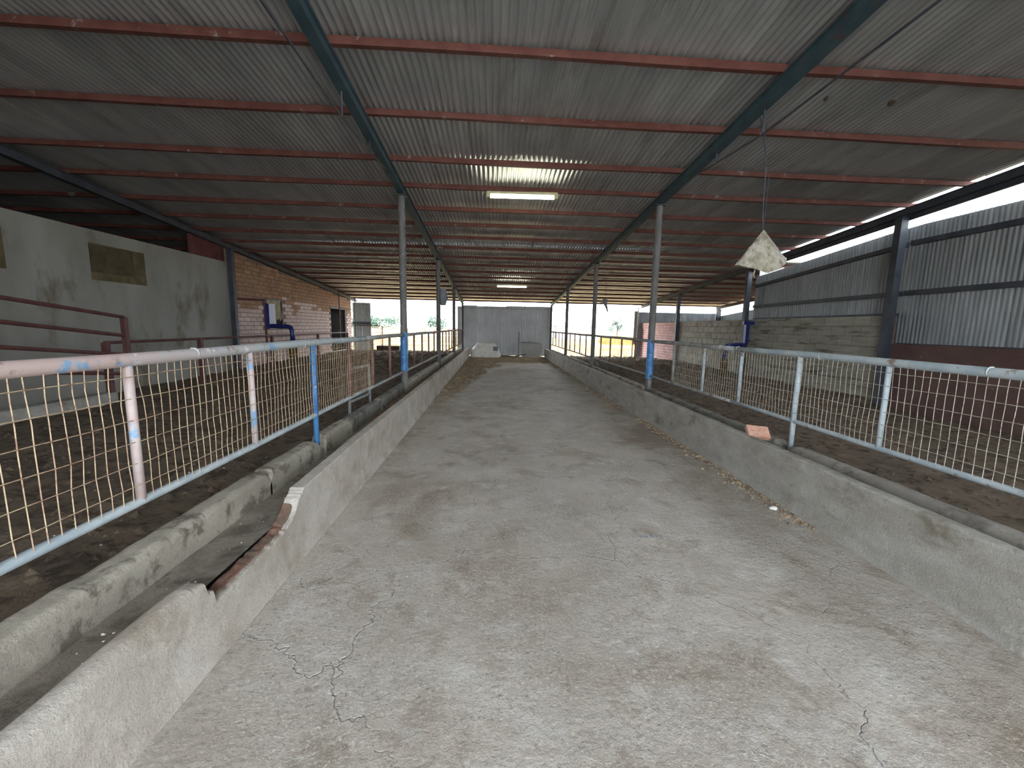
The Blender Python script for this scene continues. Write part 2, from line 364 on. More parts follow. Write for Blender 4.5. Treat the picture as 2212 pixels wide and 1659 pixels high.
# ------------------------------------------------------------------ posts
def post(x_, y_, z0, z1, r, label, group=None, blue=None, mat=M_POST, square=False):
    t = thing('steel_post', label, 'post', (x_, y_, z0), group=group)
    h_ = z1-z0
    b = MB()
    if square: b.box((-r, -r, 0), (r, r, h_))
    else: b.tube([(0, 0, 0), (0, 0, h_)], r, 16)
    sh = b.obj('shaft', mat, t, smooth=False)
    if blue:
        MB().tube([(0, 0, blue[0]-z0), (0, 0, blue[1]-z0)], r+.004, 16).obj('blue_band', M_BLUE, sh, label='bright blue painted band')
    MB().box((-r-.04, -r-.04, h_-.014), (r+.04, r+.04, h_)).obj('cap_plate', M_DARK, t)
    return t
post(XA, 7.7, .25, zr(7.7)-.07, .062, 'round grey steel post with blue band rising from the trough with the broken wall', blue=(.72, 1.42))
post(XB, 7.8, .25, zr(7.8)-.07, .062, 'round grey steel post with blue band behind the trough with the loose brick', blue=(.62, 1.36))
post(XA, 12.45, .25, zr(12.45)-.07, .062, 'plain dark steel post carrying a grey cloth bundle near its top')
post(XA, 17.2, .25, zr(17.2)-.07, .062, 'plain dark steel post in the feed trough between the cloth-bundle post and the sliding door')
post(XB, 12.45, .25, zr(12.45)-.07, .062, 'plain dark steel post behind the grey trough, next after its blue-banded post')
post(XB, 17.2, .25, zr(17.2)-.07, .062, 'plain dark steel post behind the grey trough, last before the sliding door')
post(XA-.02, 21.95, .0, zr(21.95)-.07, .05, 'thin steel post at the sliding door edge beside the white bale', mat=M_DARK)
post(XB, 21.95, .0, zr(21.95)-.07, .05, 'thin steel post at the sliding door edge beside the leaning panel', mat=M_DARK)
post(XL+.066, 11.68, .1, zr(11.68)-.07, .06, 'dark square wall post where plaster meets brick', mat=M_DARK, square=True)
post(XR-.09, 7.95, .0, zr(7.95)-.07, .07, 'dark square wall post between sheet wall and block wall', mat=M_DARK, square=True)
post(XR-.09, 12.68, .0, zr(12.68)-.07, .065, 'dark square wall post where the corrugated sheets end', mat=M_DARK, square=True)
post(XR-.09, 17.5, .0, zr(17.5)-.07, .065, 'dark square post where pink brick meets cement block', mat=M_DARK, square=True)
post(XR-.25, 21.95, .0, zr(21.95)-.07, .03, 'slim pale steel post at the end of the pink brick wall', mat=M_CHROME)
post(XAN-.1, 21.85, .0, zr(21.9)-.07, .09, 'dark steel corner post of the annex', mat=M_DARK, square=True)

# ------------------------------------------------------------------ walls: left
pw = MB().box((XL-.16, YF, -.1), (XL, 11.62, 3.12))
WL = struct(pw.obj('wall_left', M_PLAS), 'stained grey plaster wall with dark rectangular infills')
for ya, yb, za, zb in ((7.8, 8.96, 2.25, 2.89), (5.3, 6.5, 2.26, 2.86)):
    MB().box((XL-.02, ya, za), (XL+.006, yb, zb)).obj('window_infill', M_PATCH, WL, label='olive brown filled-in window'); wi = WL.children[-1]
    MB().box((XL-.02, ya+.0, za+.14), (XL+.012, yb-.28, zb-.02)).obj('infill_board', MAT('dark_infill_board', (.06, .045, .022), (.09, .07, .035), 5, rough=.9), wi)
for y_, z0, z1, w_ in ((7.5, 1.45, 3.0, .16), (10.3, 1.6, 2.7, .07)):
    pass
# dark loft above the plaster wall
rb = MB(); rb.hexa([(XL-.12, 10.4, 3.12), (XL-.06, 10.4, 3.12), (XL-.06, 11.62, 3.12), (XL-.12, 11.62, 3.12)],
                   [(XL-.12, 10.4, zr(10.4)-.07), (XL-.06, 10.4, zr(10.4)-.07), (XL-.06, 11.62, zr(11.62)-.07), (XL-.12, 11.62, zr(11.62)-.07)])
rb.obj('red_board', M_REDB, WL, label='dark red board above the plaster')
lo = MB()
lo.box((-11.1, YF-.1, -.1), (-11.0, 21.3, 5.2)); lo.box((-11.0, YF-.1, -.1), (XL-.16, YF, 5.2)); lo.box((-11.0, 21.2, -.1), (XL-.16, 21.3, 3.2)); lo.box((-11, YF, 2.95), (XL-.16, 11.62, 3.05)); lo.box((-11, YF, -.12), (XL-.16, 21.2, -.1))
struct(lo.obj('wall_outer_left', M_PLAS), 'dark closed store behind the plaster and brick wall')

# brick walls -----------------------------------------------------------
def brick_mesh(name, l, h_, dpt, mat, seed):
    rs = random.Random(seed)
    j = lambda: rs.uniform(-.004, .004)
    b = MB(); c = .006
    # face towards +x local: bevelled front
    l2, h2 = l/2, h_/2
    bk = [(0, -l2, -h2), (0, l2, -h2), (0, l2, h2), (0, -l2, h2)]
    md = [(dpt-c, -l2+j(), -h2+j()), (dpt-c, l2+j(), -h2+j()), (dpt-c, l2+j(), h2+j()), (dpt-c, -l2+j(), h2+j())]
    fr = [(dpt+j(), p[1]*.95, p[2]*.9) for p in md]
    b.quadgrid([bk, md, fr], True); b.f.append((8, 9, 10, 11))
    return b.mesh(name, mat)
def lay(parent, xface, sgn, y0, y1, z0, ztop, l, h_, jt, mats, skip=None, limit=300, name='brick', depth=.02):
    """brick/block pieces on a wall plane x = xface facing sgn; nearest become objects, the rest one stuff part"""
    lst = []
    cz = z0; row = 0
    while cz+h_ < max(ztop(y0), ztop(y1)):
        yy_ = y0-(l+jt)*(.5 if row % 2 else 0)
        while yy_ < y1:
            a, b_ = max(yy_, y0), min(yy_+l, y1)
            if b_-a > .05:
                yc = (a+b_)/2; zc = cz+h_/2
                if cz+h_ <= ztop(yc)+.005 and not (skip and skip(a, b_, cz, cz+h_)):
                    lst.append((yc, zc, (b_-a)/l))
            yy_ += l+jt
        cz += h_+jt; row += 1
    lst.sort(key=lambda q: q[0])
    meshes = {}
    rest = {}
    for i, (yc, zc, s) in enumerate(lst):
        mt = mats(yc, zc)
        var = random.randrange(3)
        k = (mt.name, var)
        if k not in meshes: meshes[k] = brick_mesh(name, l, h_, depth, mt, var)
        if i < limit:
            o = link(name, meshes[k], parent, (xface+rng(-.003, .003), yc, zc)); o.scale = (sgn, s, 1)
        else: rest.setdefault(mt.name, (mt, []))[1].append((yc, zc, s, meshes[k]))
    for nm, (mt, ls) in rest.items():
        b = MB()
        for yc, zc, s, me in ls:
            o0 = len(b.v); ox = rng(-.003, .003)
            b.v += [(xface+ox+sgn*v.co.x, yc+v.co.y*s, zc+v.co.z) for v in me.vertices]
            b.f += [tuple(o0+i for i in (p.vertices if sgn > 0 else reversed(p.vertices))) for p in me.polygons]
        r = b.obj(name+'_courses', mt, parent); r['kind'] = 'stuff'
WINY, WINZ = (13.42, 14.42), (1.4, 2.3)
DORY, DORZ = (18.5, 20.3), 2.27
wb = MB(); T = .2
def ztb(y_): return zr(y_)-.09
def wseg(a, b_, z0, z1=None):
    t0 = z1 if z1 is not None else ztb(a); t1 = z1 if z1 is not None else ztb(b_)
    wb.hexa([(XL-T, a, z0), (XL-.012, a, z0), (XL-.012, b_, z0), (XL-T, b_, z0)], [(XL-T, a, t0), (XL-.012, a, t0), (XL-.012, b_, t1), (XL-T, b_, t1)])
wseg(11.62, WINY[0], -.1); wseg(WINY[0], WINY[1], -.1, WINZ[0]); wseg(WINY[0], WINY[1], WINZ[1]); wseg(WINY[1], DORY[0], -.1); wseg(*DORY, DORZ); wseg(DORY[1], 21.15, -.1)
WLB = struct(wb.obj('wall_left', M_MORT), 'brick wall, limewashed below and raw orange above, with window and doorway')
def skipL(a, b_, z0, z1):
    return (b_ > WINY[0]+.02 and a < WINY[1]-.02 and z1 > WINZ[0]+.02 and z0 < WINZ[1]-.02) or (b_ > DORY[0]+.02 and a < DORY[1]-.02 and z0 < DORZ-.02)
def mL(y_, z_):
    edge = 2.2+.3*nz(y_, z_, 1.2, 77)-.02*(y_-12)+random.gauss(0, .14)
    return M_BRICKW if z_ < edge else M_BRICK
lay(WLB, XL-.014, 1, 11.74, 21.12, .0, ztb, .30, .106, .016, mL, skipL)
# window and sack
wn = MB()
for a, b_ in (((XL-.1, WINY[0], WINZ[0]), (XL+.0, WINY[0]+.04, WINZ[1])), ((XL-.1, WINY[1]-.04, WINZ[0]), (XL+.0, WINY[1], WINZ[1])), ((XL-.1, WINY[0], WINZ[1]-.04), (XL, WINY[1], WINZ[1])), ((XL-.1, WINY[0], WINZ[0]), (XL+.0, WINY[1], WINZ[0]+.04))):
    wn.box(a, b_)
struct(wn.obj('window_1', M_DARK), 'unglazed window opening in the brick wall')
sk = MB(); rws = []
for i in range(13):
    y_ = WINY[0]+.03+(WINY[1]-WINY[0]-.06)*i/12
    low = 1.6+.13*abs(math.sin(i*1.15))-.16*math.exp(-((i-5)/1.6)**2)
    rws.append([(XL-.02+.03*math.sin(i*1.4+k*.5), y_, 2.27-(2.27-low)*k/6) for k in range(7)])
rws2 = [[(p[0]-.012, p[1], p[2]) for p in r] for r in rws]
sk.quadgrid(rws); sk.quadgrid(rws2)
tag(sk.obj('torn_sack', M_SACK, smooth=True), 'torn beige sack hung as a curtain in the brick wall window', 'sack')
# doorway with pipe frame
dd = MB()
for y_ in DORY: dd.box((XL-.12, y_-.03, 0), (XL+.0, y_+.03, DORZ))
dd.box((XL-.12, DORY[0], DORZ-.05), (XL+.0, DORY[1], DORZ))
struct(dd.obj('door_1', M_DARK), 'dark open doorway in the limewashed brick wall')
# pipe gate frame in front of the doorway
g = thing('pipe_portal', 'thin rusty pipe frame standing up to the roof before the dark doorway', 'frame', (XL+.5, 18.2, .2))
for nm, p in (('upright', [(0, 0, 0), (0, 0, zr(18.2)-.33)]), ('upright', [(0, 2.0, 0), (0, 2.0, zr(20.2)-.33)]), ('crossbar', [(0, 0, 2.02), (0, 2.0, 2.02)]), ('crossbar', [(0, 1.75, 1.3), (1.2, 2.2, 1.3)]), ('upright', [(1.2, 2.2, 0), (1.2, 2.2, 1.3)]), ('crossbar', [(0, 2.0, .75), (1.2, 2.2, .72)])):
    MB().tube(p, .022, 6).obj(nm, M_MAROON, g)

# ------------------------------------------------------------------ walls: right
def vsheet(parent, length_axis, p0, w, z0, z1, mat, name='wall_sheet', amp=.0095, face=1):
    """vertical corrugated sheet starting at p0 running w along 'y' or 'x', tops z1 (tuple for slope)"""
    n = max(2, int(round(w/.076*8))); b = MB()
    z1a, z1b = z1 if isinstance(z1, tuple) else (z1, z1)
    r0, r1 = [], []
    for i in range(n+1):
        q = w*i/n; o = amp*math.cos(2*math.pi*q/.076); zt = z1a+(z1b-z1a)*i/n
        if length_axis == 'y': r0.append((o, q, 0)); r1.append((o, q, zt-z0))
        else: r0.append((q, o, 0)); r1.append((q, o, zt-z0))
    b.quadgrid([r0, r1]); return b.obj(name, mat, parent, (p0[0], p0[1], z0), smooth=True)
WR = struct(MB().box((XR, YF, -.1), (XR+.15, 7.9, 1.36)).obj('wall_right', M_DADO), 'corrugated sheet wall over a maroon brown base')
def topR(y_):
    if y_ <= 8: return 3.61
    return 3.61-.085*(y_-8)
y_ = YF; k = 0
while y_ < 12.6:
    w_ = .76 if abs(y_-7.4) > .7 else .76
    y2 = min(y_+.8, 12.72)
    zb = 1.2 if y_ < 7.9 else 1.75
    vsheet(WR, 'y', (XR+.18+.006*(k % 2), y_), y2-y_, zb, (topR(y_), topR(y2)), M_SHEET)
    y_ += .76; k += 1
for zg, ya, yb in ((3.28, YF, 7.9), (2.34, YF, 7.9), (1.33, YF, 7.9)):
    MB().box((XR+.09, ya, zg-.045), (XR+.17, yb, zg+.045)).obj('girt', M_DARK, WR)
for zg, zg2 in ((3.27, 2.92), (2.34, 2.31)):
    MB().hexa([(XR+.09, 8, zg-.045), (XR+.17, 8, zg-.045), (XR+.17, 12.65, zg2-.04), (XR+.09, 12.65, zg2-.04)], [(XR+.09, 8, zg+.04), (XR+.17, 8, zg+.04), (XR+.17, 12.65, zg2+.04), (XR+.09, 12.65, zg2+.04)]).obj('girt', M_DARK, WR)
MB().box((XR+.1, 8, 1.9), (XR+.16, 12.6, 1.96)).obj('girt', M_DARK, WR)
# masonry
WR2 = struct(MB().box((XR+.02, 8.02, -.1), (XR+.16, 12.75, 1.9)).obj('wall_right', M_MORT), 'low grey rendered block wall below the corrugated sheets')
lay(WR2, XR+.022, -1, 8.04, 12.6, .0, lambda q: 1.93, .395, .207, .006, lambda a, b_: M_BLOCKD, name='block', depth=.02)
WR3 = struct(MB().box((XR+.02, 12.75, -.1), (XR+.16, 17.45, 1.88)).obj('wall_right', M_MORT), 'low pale cement block wall, open above')
lay(WR3, XR+.022, -1, 12.78, 17.44, .0, lambda q: 1.93, .395, .204, .009, lambda a, b_: M_BLOCKD if random.random() < .12 else M_BLOCK, name='block', depth=.022)
WR4 = struct(MB().box((XR+.02, 17.55, -.1), (XR+.16, 22.0, 1.9)).obj('wall_right', M_MORT), 'low pink painted brick wall at the open end')
lay(WR4, XR+.022, -1, 17.56, 22.0, -.05, lambda q: 1.93, .30, .106, .015, lambda a, b_: M_BRICKP, name='brick', depth=.02)
# annex beyond the low wall
WA = struct(MB().box((XAN+.06, 12.5, -.1), (XAN+.12, 22, .9)).obj('wall_annex', M_DADO), 'outer corrugated sheet wall of the annex')
for i in range(12):
    y_ = 12.6+i*.78
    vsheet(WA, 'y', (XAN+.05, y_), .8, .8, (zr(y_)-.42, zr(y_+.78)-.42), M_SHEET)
for i in range(6):
    vsheet(WA, 'x', (XR+.0+i*.76-.3, 22.06+.006*(i % 2)), .8 if i < 5 else .55, .0, 2.46, M_SHEET)
MB().box((XR-.42, 22.0, .75), (XR-.2, 22.04, 2.5)).obj('edge_board', M_BLOCKD, WA, label='weathered board edge at the opening')
for i in range(6):  # unseen annex front sheets, added to keep outside light out
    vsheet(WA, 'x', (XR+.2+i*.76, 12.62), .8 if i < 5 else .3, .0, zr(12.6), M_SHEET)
g = thing('pipe_hurdle', 'small rusty pipe frame at the open end beside the pink brick wall', 'frame', (XR-.55, 21.7, .0))
for nm, p in (('upright', [(0, 0, .05), (0, 0, .95)]), ('crossbar', [(0, 0, .07), (.5, 0, .07)]), ('upright', [(.5, 0, 0), (.5, 0, 1.6)]), ('crossbar', [(0, 0, .93), (.5, 0, .93)])):
    MB().tube(p, .025, 6).obj(nm, M_MAROON, g)

# ------------------------------------------------------------------ back: sliding door and sheets
DO = struct(link('door_2', None, None, (0, 22.02, 0)), 'pair of tall grey corrugated sliding door panels closing the passage'); DO.empty_display_size = .1
for i in range(6):
    hz = 2.66 if i < 4 else 2.72
    vsheet(DO, 'x', (-1.7+i*.78, .006*(i % 2)), .8, .05, 2.64 if i not in (1, 2) else 2.61, M_DOOR, 'door_sheet')
vsheet(DO, 'x', (-1.95, .09), .3, .3, 2.58, M_DOOR, 'door_sheet')
for x_ in (-1.68, .62, .66, 2.97): MB().box((x_-.02, .02, .05), (x_+.02, .05, 2.62)).obj('door_stile', M_DARK if x_ in (-1.68, 2.97) else M_DOOR, DO)
MB().box((1.28, -.03, .06), (1.31, -.01, 1.3)).obj('latch_bar', M_DARK, DO)
tr = struct(MB().tube([(-7.0, 21.98, 2.50), (12, 21.98, 2.50)], .012, 6).obj('trim_1', M_RAILG), 'thin pipe rail along the open end under the eaves')
for x_ in (-4.4, -.4, .65, 1.6, 5.2, 6.1): MB().tube([(x_, 21.98, 2.50), (x_, 21.98, 2.73)], .012, 6).obj('hanger', M_DARK, tr)
WBL = struct(MB().box((-7.35, 22.0, -.1), (-6.36, 22.04, .15)).obj('wall_back', M_DADO), 'dark corrugated sheet standing at the end of the brick wall')
vsheet(WBL, 'x', (-7.3, 21.95), .5, .1, 2.66, M_SHEET); vsheet(WBL, 'x', (-6.84, 21.94), .46, .1, 2.66, M_SHEET)
MB().box((-7.3, 21.9, 1.55), (-6.36, 21.93, 1.68)).obj('girt', M_DARK, WBL)
struct(MB().box((-11, YF-.12, -.1), (-2.5, YF, 4.61)).obj('wall_front_blocker', M_SHEET), 'unseen sheet wall added to shade the pen, brick wall side')  # unseen walls behind the camera, added to shade the pens and side walls
struct(MB().box((3.8, YF-.12, -.1), (8.05, YF, 4.61)).obj('wall_front_blocker', M_SHEET), 'unseen sheet wall added to shade the pen, block wall side')
# unseen pale slab behind the camera, added to bounce daylight onto the ceiling
struct(MB().box((-8, -16, -.115), (9, YF, -.02)).obj('bounce_apron', M_TRR), 'unseen pale concrete slab added to bounce daylight into the shed')
# ------------------------------------------------------------------ troughs
def wall_strip(prof, ys_):
    """sweep a closed section prof(y)-> list of (x,z) along ys_"""
    b = MB(); rows_ = [[(px, yv, pz) for px, pz in prof(yv)] for yv in ys_]
    n = len(rows_[0]); b.quadgrid(rows_, True); m0 = len(b.v)
    b.f.append(tuple(range(n))); b.f.append(tuple(m0-1-i for i in range(n)))
    return b
def rsec(xo, xi, zt, zb, r=.03, flare=.0):
    """rounded-top section from outer face xo to inner face xi"""
    s = 1 if xi > xo else -1
    arc = [(r*(1-math.cos(a_)), r*(1-math.sin(a_))) for a_ in (0, .31, .63, .94, 1.26, 1.571)]
    return [(xo-s*flare, zb), (xo-s*flare*.35, zb+.07), (xo, zb+.16)]+[(xo+s*a_, zt-b_) for a_, b_ in arc]+[(xi-s*a_, zt-b_) for a_, b_ in reversed(arc)]+[(xi, zb+.16), (xi, zb)]
TL = thing('feed_trough', 'long pale concrete feed trough whose front wall is broken open', 'trough', (0, 0, 0))
def ztl(y_):
    jag = .012*nz(y_, 0, 22)+.006*nz(y_, 0, 60, 3)
    if y_ < 1.70: return .415+.006*nz(y_, 0, 4)
    if y_ < 1.775: return .41-.02*(y_-1.70)/.075
    if y_ < 1.785: return .345+jag
    if y_ < 1.82: return .325+jag
    if y_ < 1.835: return .27+jag
    if y_ < 2.45: return .262+.02*(y_-1.83)+jag*.5
    if y_ < 2.64: return .285+.085*((y_-2.45)/.19)**2+jag*.5
    if y_ < 2.74: return .372+.075*((y_-2.64)/.1)**.6+jag*1.2
    return .45+.02*min(1, (y_-2.73)/1.2)+.004*nz(y_, 0, 3)
def secTL(y_):
    zt = ztl(y_); r = .045 if y_ < 1.70 else max(.012, .045-(y_-1.7)*.4)
    xi = -1.385+.015*min(1, max(0, (y_-1.6)/.2))+.006*nz(y_, 3, 25)
    if y_ > 12.05 and y_ < 12.18: zt -= .1
    return rsec(-1.282+.008*min(1, max(0, (y_-1.2)/.8)), xi, zt, -.02, r, .03)
ysl = sorted(set(list(np.arange(-1.2, 1.66, .08))+list(np.arange(1.66, 2.8, .012))+list(np.arange(2.8, 5, .06))+list(np.arange(5, 21.4, .15))))
wall_strip(secTL, ysl).obj('front_wall', M_TRL, TL)
# exposed red core in the break
cr = MB(); rows_ = []
for q in np.arange(1.80, 2.64, .03):
    zt = ztl(q)+.008
    xs_ = [-1.293, -1.31, -1.33, -1.35, -1.368, -1.376]
    rows_.append([(v+.004*nz(q, v*30, 9), q, zt+.012*nz(q*12, v*40, 2, 5)+(0 if 0 < i < 5 else -.02)) for i, v in enumerate(xs_)])
cr.quadgrid(rows_); cr.obj('brick_core', M_CORE, TL, label='exposed red brick core in the break')
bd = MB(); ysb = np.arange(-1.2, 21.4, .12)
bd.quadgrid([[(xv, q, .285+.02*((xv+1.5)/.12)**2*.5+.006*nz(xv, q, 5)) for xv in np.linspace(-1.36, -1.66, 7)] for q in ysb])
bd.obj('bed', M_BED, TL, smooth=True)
def backw(y0, y1, mat, x0=-1.625, x1=-1.77, zt=.475, broken0=True):
    def sec(q):
        e = min(1, (q-y0)/.06+.3, (y1-q)/.06+.3)
        zz = zt*(.82+.18*e)+.012*nz(q, 1, 3)+.008*nz(q, 1, 9)
        return rsec(x0, x1, zz, .05, .04, .035)
    return wall_strip(sec, np.concatenate([np.arange(y0, y1, .05), [y1]]))
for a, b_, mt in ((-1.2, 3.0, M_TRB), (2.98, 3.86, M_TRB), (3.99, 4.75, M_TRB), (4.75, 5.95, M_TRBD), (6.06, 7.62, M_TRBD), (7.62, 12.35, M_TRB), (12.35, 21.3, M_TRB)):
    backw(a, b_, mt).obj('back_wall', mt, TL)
fd = MB(); ysb = np.arange(4.6, 19, .07)
fd.quadgrid([[(xv, q, .28+min(1, (q-4.6)/2)*max(0, min(1, (19-q)/5))*(.045+.03*nz(xv, q, 3)+.02*nz(xv, q, 14, 3)-.35*(xv+1.5)**2)) for xv in np.linspace(-1.362, -1.635, 9)] for q in ysb])
fo = tag(fd.obj('spilled_feed', M_FEED), 'brown crumbly feed lying in the trough with the broken wall', 'feed'); fo['kind'] = 'stuff'

TR = thing('feed_trough', 'long unbroken grey concrete feed trough with mossy stains and a loose brick on it', 'trough', (0, 0, 0))
def secTR(q):
    zt = .48+.008*nz(q, 5, 2)+.005*nz(q, 5, 9)
    if q > 9: zt += .012*nz(q, 5, 4)
    return rsec(2.60, 2.70, zt, -.02, .018, .02)
wall_strip(secTR, np.concatenate([np.arange(-1.2, 8, .06), np.arange(8, 21.4, .12)])).obj('front_wall', M_TRR, TR)
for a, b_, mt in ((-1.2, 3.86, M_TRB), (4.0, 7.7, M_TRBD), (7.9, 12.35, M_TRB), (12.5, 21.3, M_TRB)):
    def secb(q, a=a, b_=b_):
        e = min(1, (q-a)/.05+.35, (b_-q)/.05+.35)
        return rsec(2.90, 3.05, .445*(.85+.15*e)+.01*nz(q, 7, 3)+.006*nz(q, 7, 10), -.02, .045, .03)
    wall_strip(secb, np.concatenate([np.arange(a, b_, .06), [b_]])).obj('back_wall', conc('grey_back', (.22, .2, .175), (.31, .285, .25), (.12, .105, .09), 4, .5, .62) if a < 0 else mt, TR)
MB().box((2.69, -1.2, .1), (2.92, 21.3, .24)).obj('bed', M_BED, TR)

# ------------------------------------------------------------------ fences
def fence(x_, zt, zb, posts, majors, mesh_to, rt, rail_mats, postmat, wiremat, name, label, side, near_start, end, legz):
    t = thing(name, label, 'fence', (x_, near_start, 0))
    yo = near_start
    def pipe(nm, pts, r, mt, n=12): return MB().tube([(a, b_-yo, c) for a, b_, c in pts], r, n).obj(nm, mt, t, smooth=True)
    segs = rail_mats
    for (a, b_, mt) in segs:
        pts = [(0, q, zt+.004*math.sin(q*2.1)) for q in np.linspace(a, b_, max(2, int((b_-a)/.5)+1))]
        tr_ = pipe('top_rail', pts, rt, mt)
        pts = [(0, q, zb+.004*math.sin(q*1.7)) for q in np.linspace(a, b_, max(2, int((b_-a)/.5)+1))]
        pipe('bottom_rail', pts, .021, mt if mt is not M_RAILMIX else M_RAILB)
        for q in np.arange(a+.35, b_, 1.3):
            pipe('weld_bead', [(0, q-.003, zt), (0, q+.003, zt)], rt+.0025, M_HOUSE, 10).parent = tr_
    for p, mt in posts:
        mj = p in majors
        pipe('post', [(0, p, legz if mj else zb), (0, p, zt)], .024 if mj else .02, mt)
    # welded wire panels
    if mesh_to:
        pp = [near_start]+[p for p, _ in posts if p <= mesh_to+.01]
        for a, b_ in zip(pp[:-1], pp[1:]):
            w = MB(); n = int(round((b_-a)/.052)); seed = a*3.1
            ox = -.012*side
            def warp(q, zz): return .012*nz(q*2, zz*3, 2, seed)+.004*nz(q*9, zz*4, 1, seed)
            for i in range(1, n):
                q = a+(b_-a)*i/n+.006*nz(i, seed, 1.7)
                kk = .012*nz(i*1.3, seed, 2.1) if side < 0 else .003*nz(i*1.3, seed, 2.1)
                pts = [(ox+warp(q, zz), q-yo+kk*max(0, (zz-(zt-.2))/.2)*2+.005*nz(q*4, zz*6, 1), zz) for zz in np.linspace(zb, zt-.015, 8)]
                w.tube(pts, .0024, 4, caps=False)
            for j in range(1, 7):
                zz = zb+(zt-zb)*(j/6.6)-.015
                pts = [(ox+.006*(-side)+warp(q, zz), q-yo, zz+.006*nz(q*3, j*2.3, 1, seed)) for q in np.linspace(a, b_, 12)]
                w.tube(pts, .0021, 4, caps=False)
            w.obj('wire_panel', wiremat, t)
    return t
SP = .953
lp = [(.98, M_RAILP), (1.93, M_RAILP), (2.87, M_RAILP), (3.85, M_BLUE), (4.8, M_BAR), (5.70, M_BAR), (6.64, M_BAR)]
fence(XA, 1.375, .71, lp, {3.85}, 5.70, .031, [(-.6, 5.4, M_RAILMIX), (5.4, 7.66, M_RAILG)], M_RAILB, M_WIRE, 'mesh_fence', 'pink and blue painted pipe fence with rusty wire mesh behind the broken trough', -1, 0.02, 7.6, .42)
rp = [(1.05, M_RAILB), (2.03, M_RAILB), (2.99, M_RAILB), (3.91, M_RAILB), (4.86, M_RAILB), (5.75, M_RAILB), (6.75, M_RAILG)]
fence(XB, 1.335, .675, rp, {3.91}, 6.75, .031, [(-.6, 5.0, M_RAILB), (5.0, 7.75, M_RAILG)], M_RAILB, M_WIRER, 'mesh_fence', 'pale blue pipe fence with pale wire mesh behind the unbroken grey trough', 1, 0.1, 7.7, .36)
def farfence(x_, zt, zb, label):
    posts = [(y0+SP*k, M_BAR) for y0, n in ((7.7, 5), (12.45, 5), (17.2, 5)) for k in range(1, n)]
    fence(x_, zt, zb, posts, set(), None, .03, [(7.72, 12.4, M_RAILG), (12.5, 17.15, M_BAR), (17.25, 21.9, M_BAR)], M_BAR, M_WIRE, 'bar_fence', label, 1, 7.72, 21.9, zb)
farfence(XA, 1.375, .70, 'rusty pipe fence of single bars beyond the blue-banded post by the feed-filled trough')
farfence(XB, 1.34, .68, 'rusty pipe fence of single bars beyond the blue-banded post of the grey trough')

# ------------------------------------------------------------------ race along the left wall
XG = -6.3
kb = MB(); kb.box((XG-.12, YF, -.05), (XG+.08, 7.05, .37))
tag(kb.obj('concrete_kerb', M_TRR), 'low grey concrete kerb under the maroon gate by the plaster wall', 'kerb')
g = thing('pipe_gate', 'maroon three-rail pipe gate sagging open along the plaster wall', 'gate', (-6.0, 7.05, .22))
def gz(q, base): return base-.22+.12*(6.9-q)
for bz in (1.6, 1.30, .99, .68): MB().tube([(0, -2.9, gz(4, bz)), (0, 0, gz(6.9, bz))], .028, 8).obj('rail', M_MAROON, g)
MB().box((-.035, -.035, .02), (.035, .035, 1.38)).obj('end_stile', M_MAROON, g); MB().tube([(0, -2.9, .45), (0, -2.9, 1.75)], .03, 8).obj('end_stile', M_MAROON, g)
g = thing('pipe_rail', 'maroon pipe rail on posts running along the brick wall', 'railing', (XG, 7.0, .15))
MB().tube([(0, 0, 1.03), (0, 11.2, 1.05)], .026, 8).obj('rail', M_MAROON, g)
for bz in (.66, .33): MB().tube([(0, 4.9, bz), (0, 11.2, bz)], .018, 8).obj('rail', M_RAILP, g)
for q in (0.02, 2.2, 5.1, 8.2, 11.18): MB().box((-.04, q-.04, -.1), (.04, q+.04, 1.03)).obj('post', M_MAROON, g)
g = thing('pipe_portal', 'maroon pipe portal reaching from the wall post, carrying the blue brush arm', 'frame', (-6.42, 12.05, .15))
MB().tube([(-.66, -.3, 2.03), (0, 0, 2.03)], .03, 8).obj('crossbar', M_MAROON, g); MB().tube([(0, 0, -.1), (0, 0, 2.06)], .034, 8).obj('upright', M_MAROON, g)

# ------------------------------------------------------------------ cattle brushes
def cattle_brush(label, loc, dx, dy, zplate, zarm, zb0, zb1, r):
    t = thing('cattle_brush', label, 'brush', (loc[0], loc[1], zb1))
    o = zb1
    wp = .17 if dx > 0 else .06
    MB().box((-.05, -wp, zplate[0]-o), (.05, wp, zplate[1]-o)).obj('mount_plate', M_BRUSHBLUE, t)
    if dx > 0: MB().box((-.02, .17, zplate[0]+.1-o), (.05, .2, zplate[1]-.02-o)).obj('motor_cover', M_POST, t)
    else: MB().box((-.12, -.05, zplate[1]-.1-o), (.2, .05, zplate[1]-o)).obj('wall_bracket', M_BRUSHBLUE, t)
    pts = [(0, 0, zarm-o), (dx*.4, dy*.4, zarm-o), (dx*.82, dy*.82, zarm-o-.01), (dx*.93, dy*.93, zarm-o-.04), (dx*.99, dy*.99, zarm-o-.12), (dx, dy, zarm-o-.22), (dx, dy, zb0-o)]
    MB().tube(pts, .065, 10).obj('arm', M_BRUSHBLUE, t, smooth=True)
    n = 24; prof = []
    h_ = zb0-zb1
    for i in range(25):
        f = i/24; rr = r*(.82+.18*math.sin(math.pi*f))*(1-.06*(i % 2)); prof.append((rr, h_*f))
    prof = [(.01, 0)]+prof+[(.01, h_)]
    b = MB(); rows_ = []
    for rr, zz in prof:
        rows_.append([(dx+rr*(1-.05*(k % 2))*math.cos(2*math.pi*k/n), dy+rr*(1-.05*(k % 2))*math.sin(2*math.pi*k/n), zz) for k in range(n)])
    b.quadgrid(rows_, True); br = b.obj('bristles', M_BRISTLE, t)
    MB().tube([(dx, dy, h_), (dx, dy, h_+.06)], .05, 10).obj('hub', M_CHROME, br)
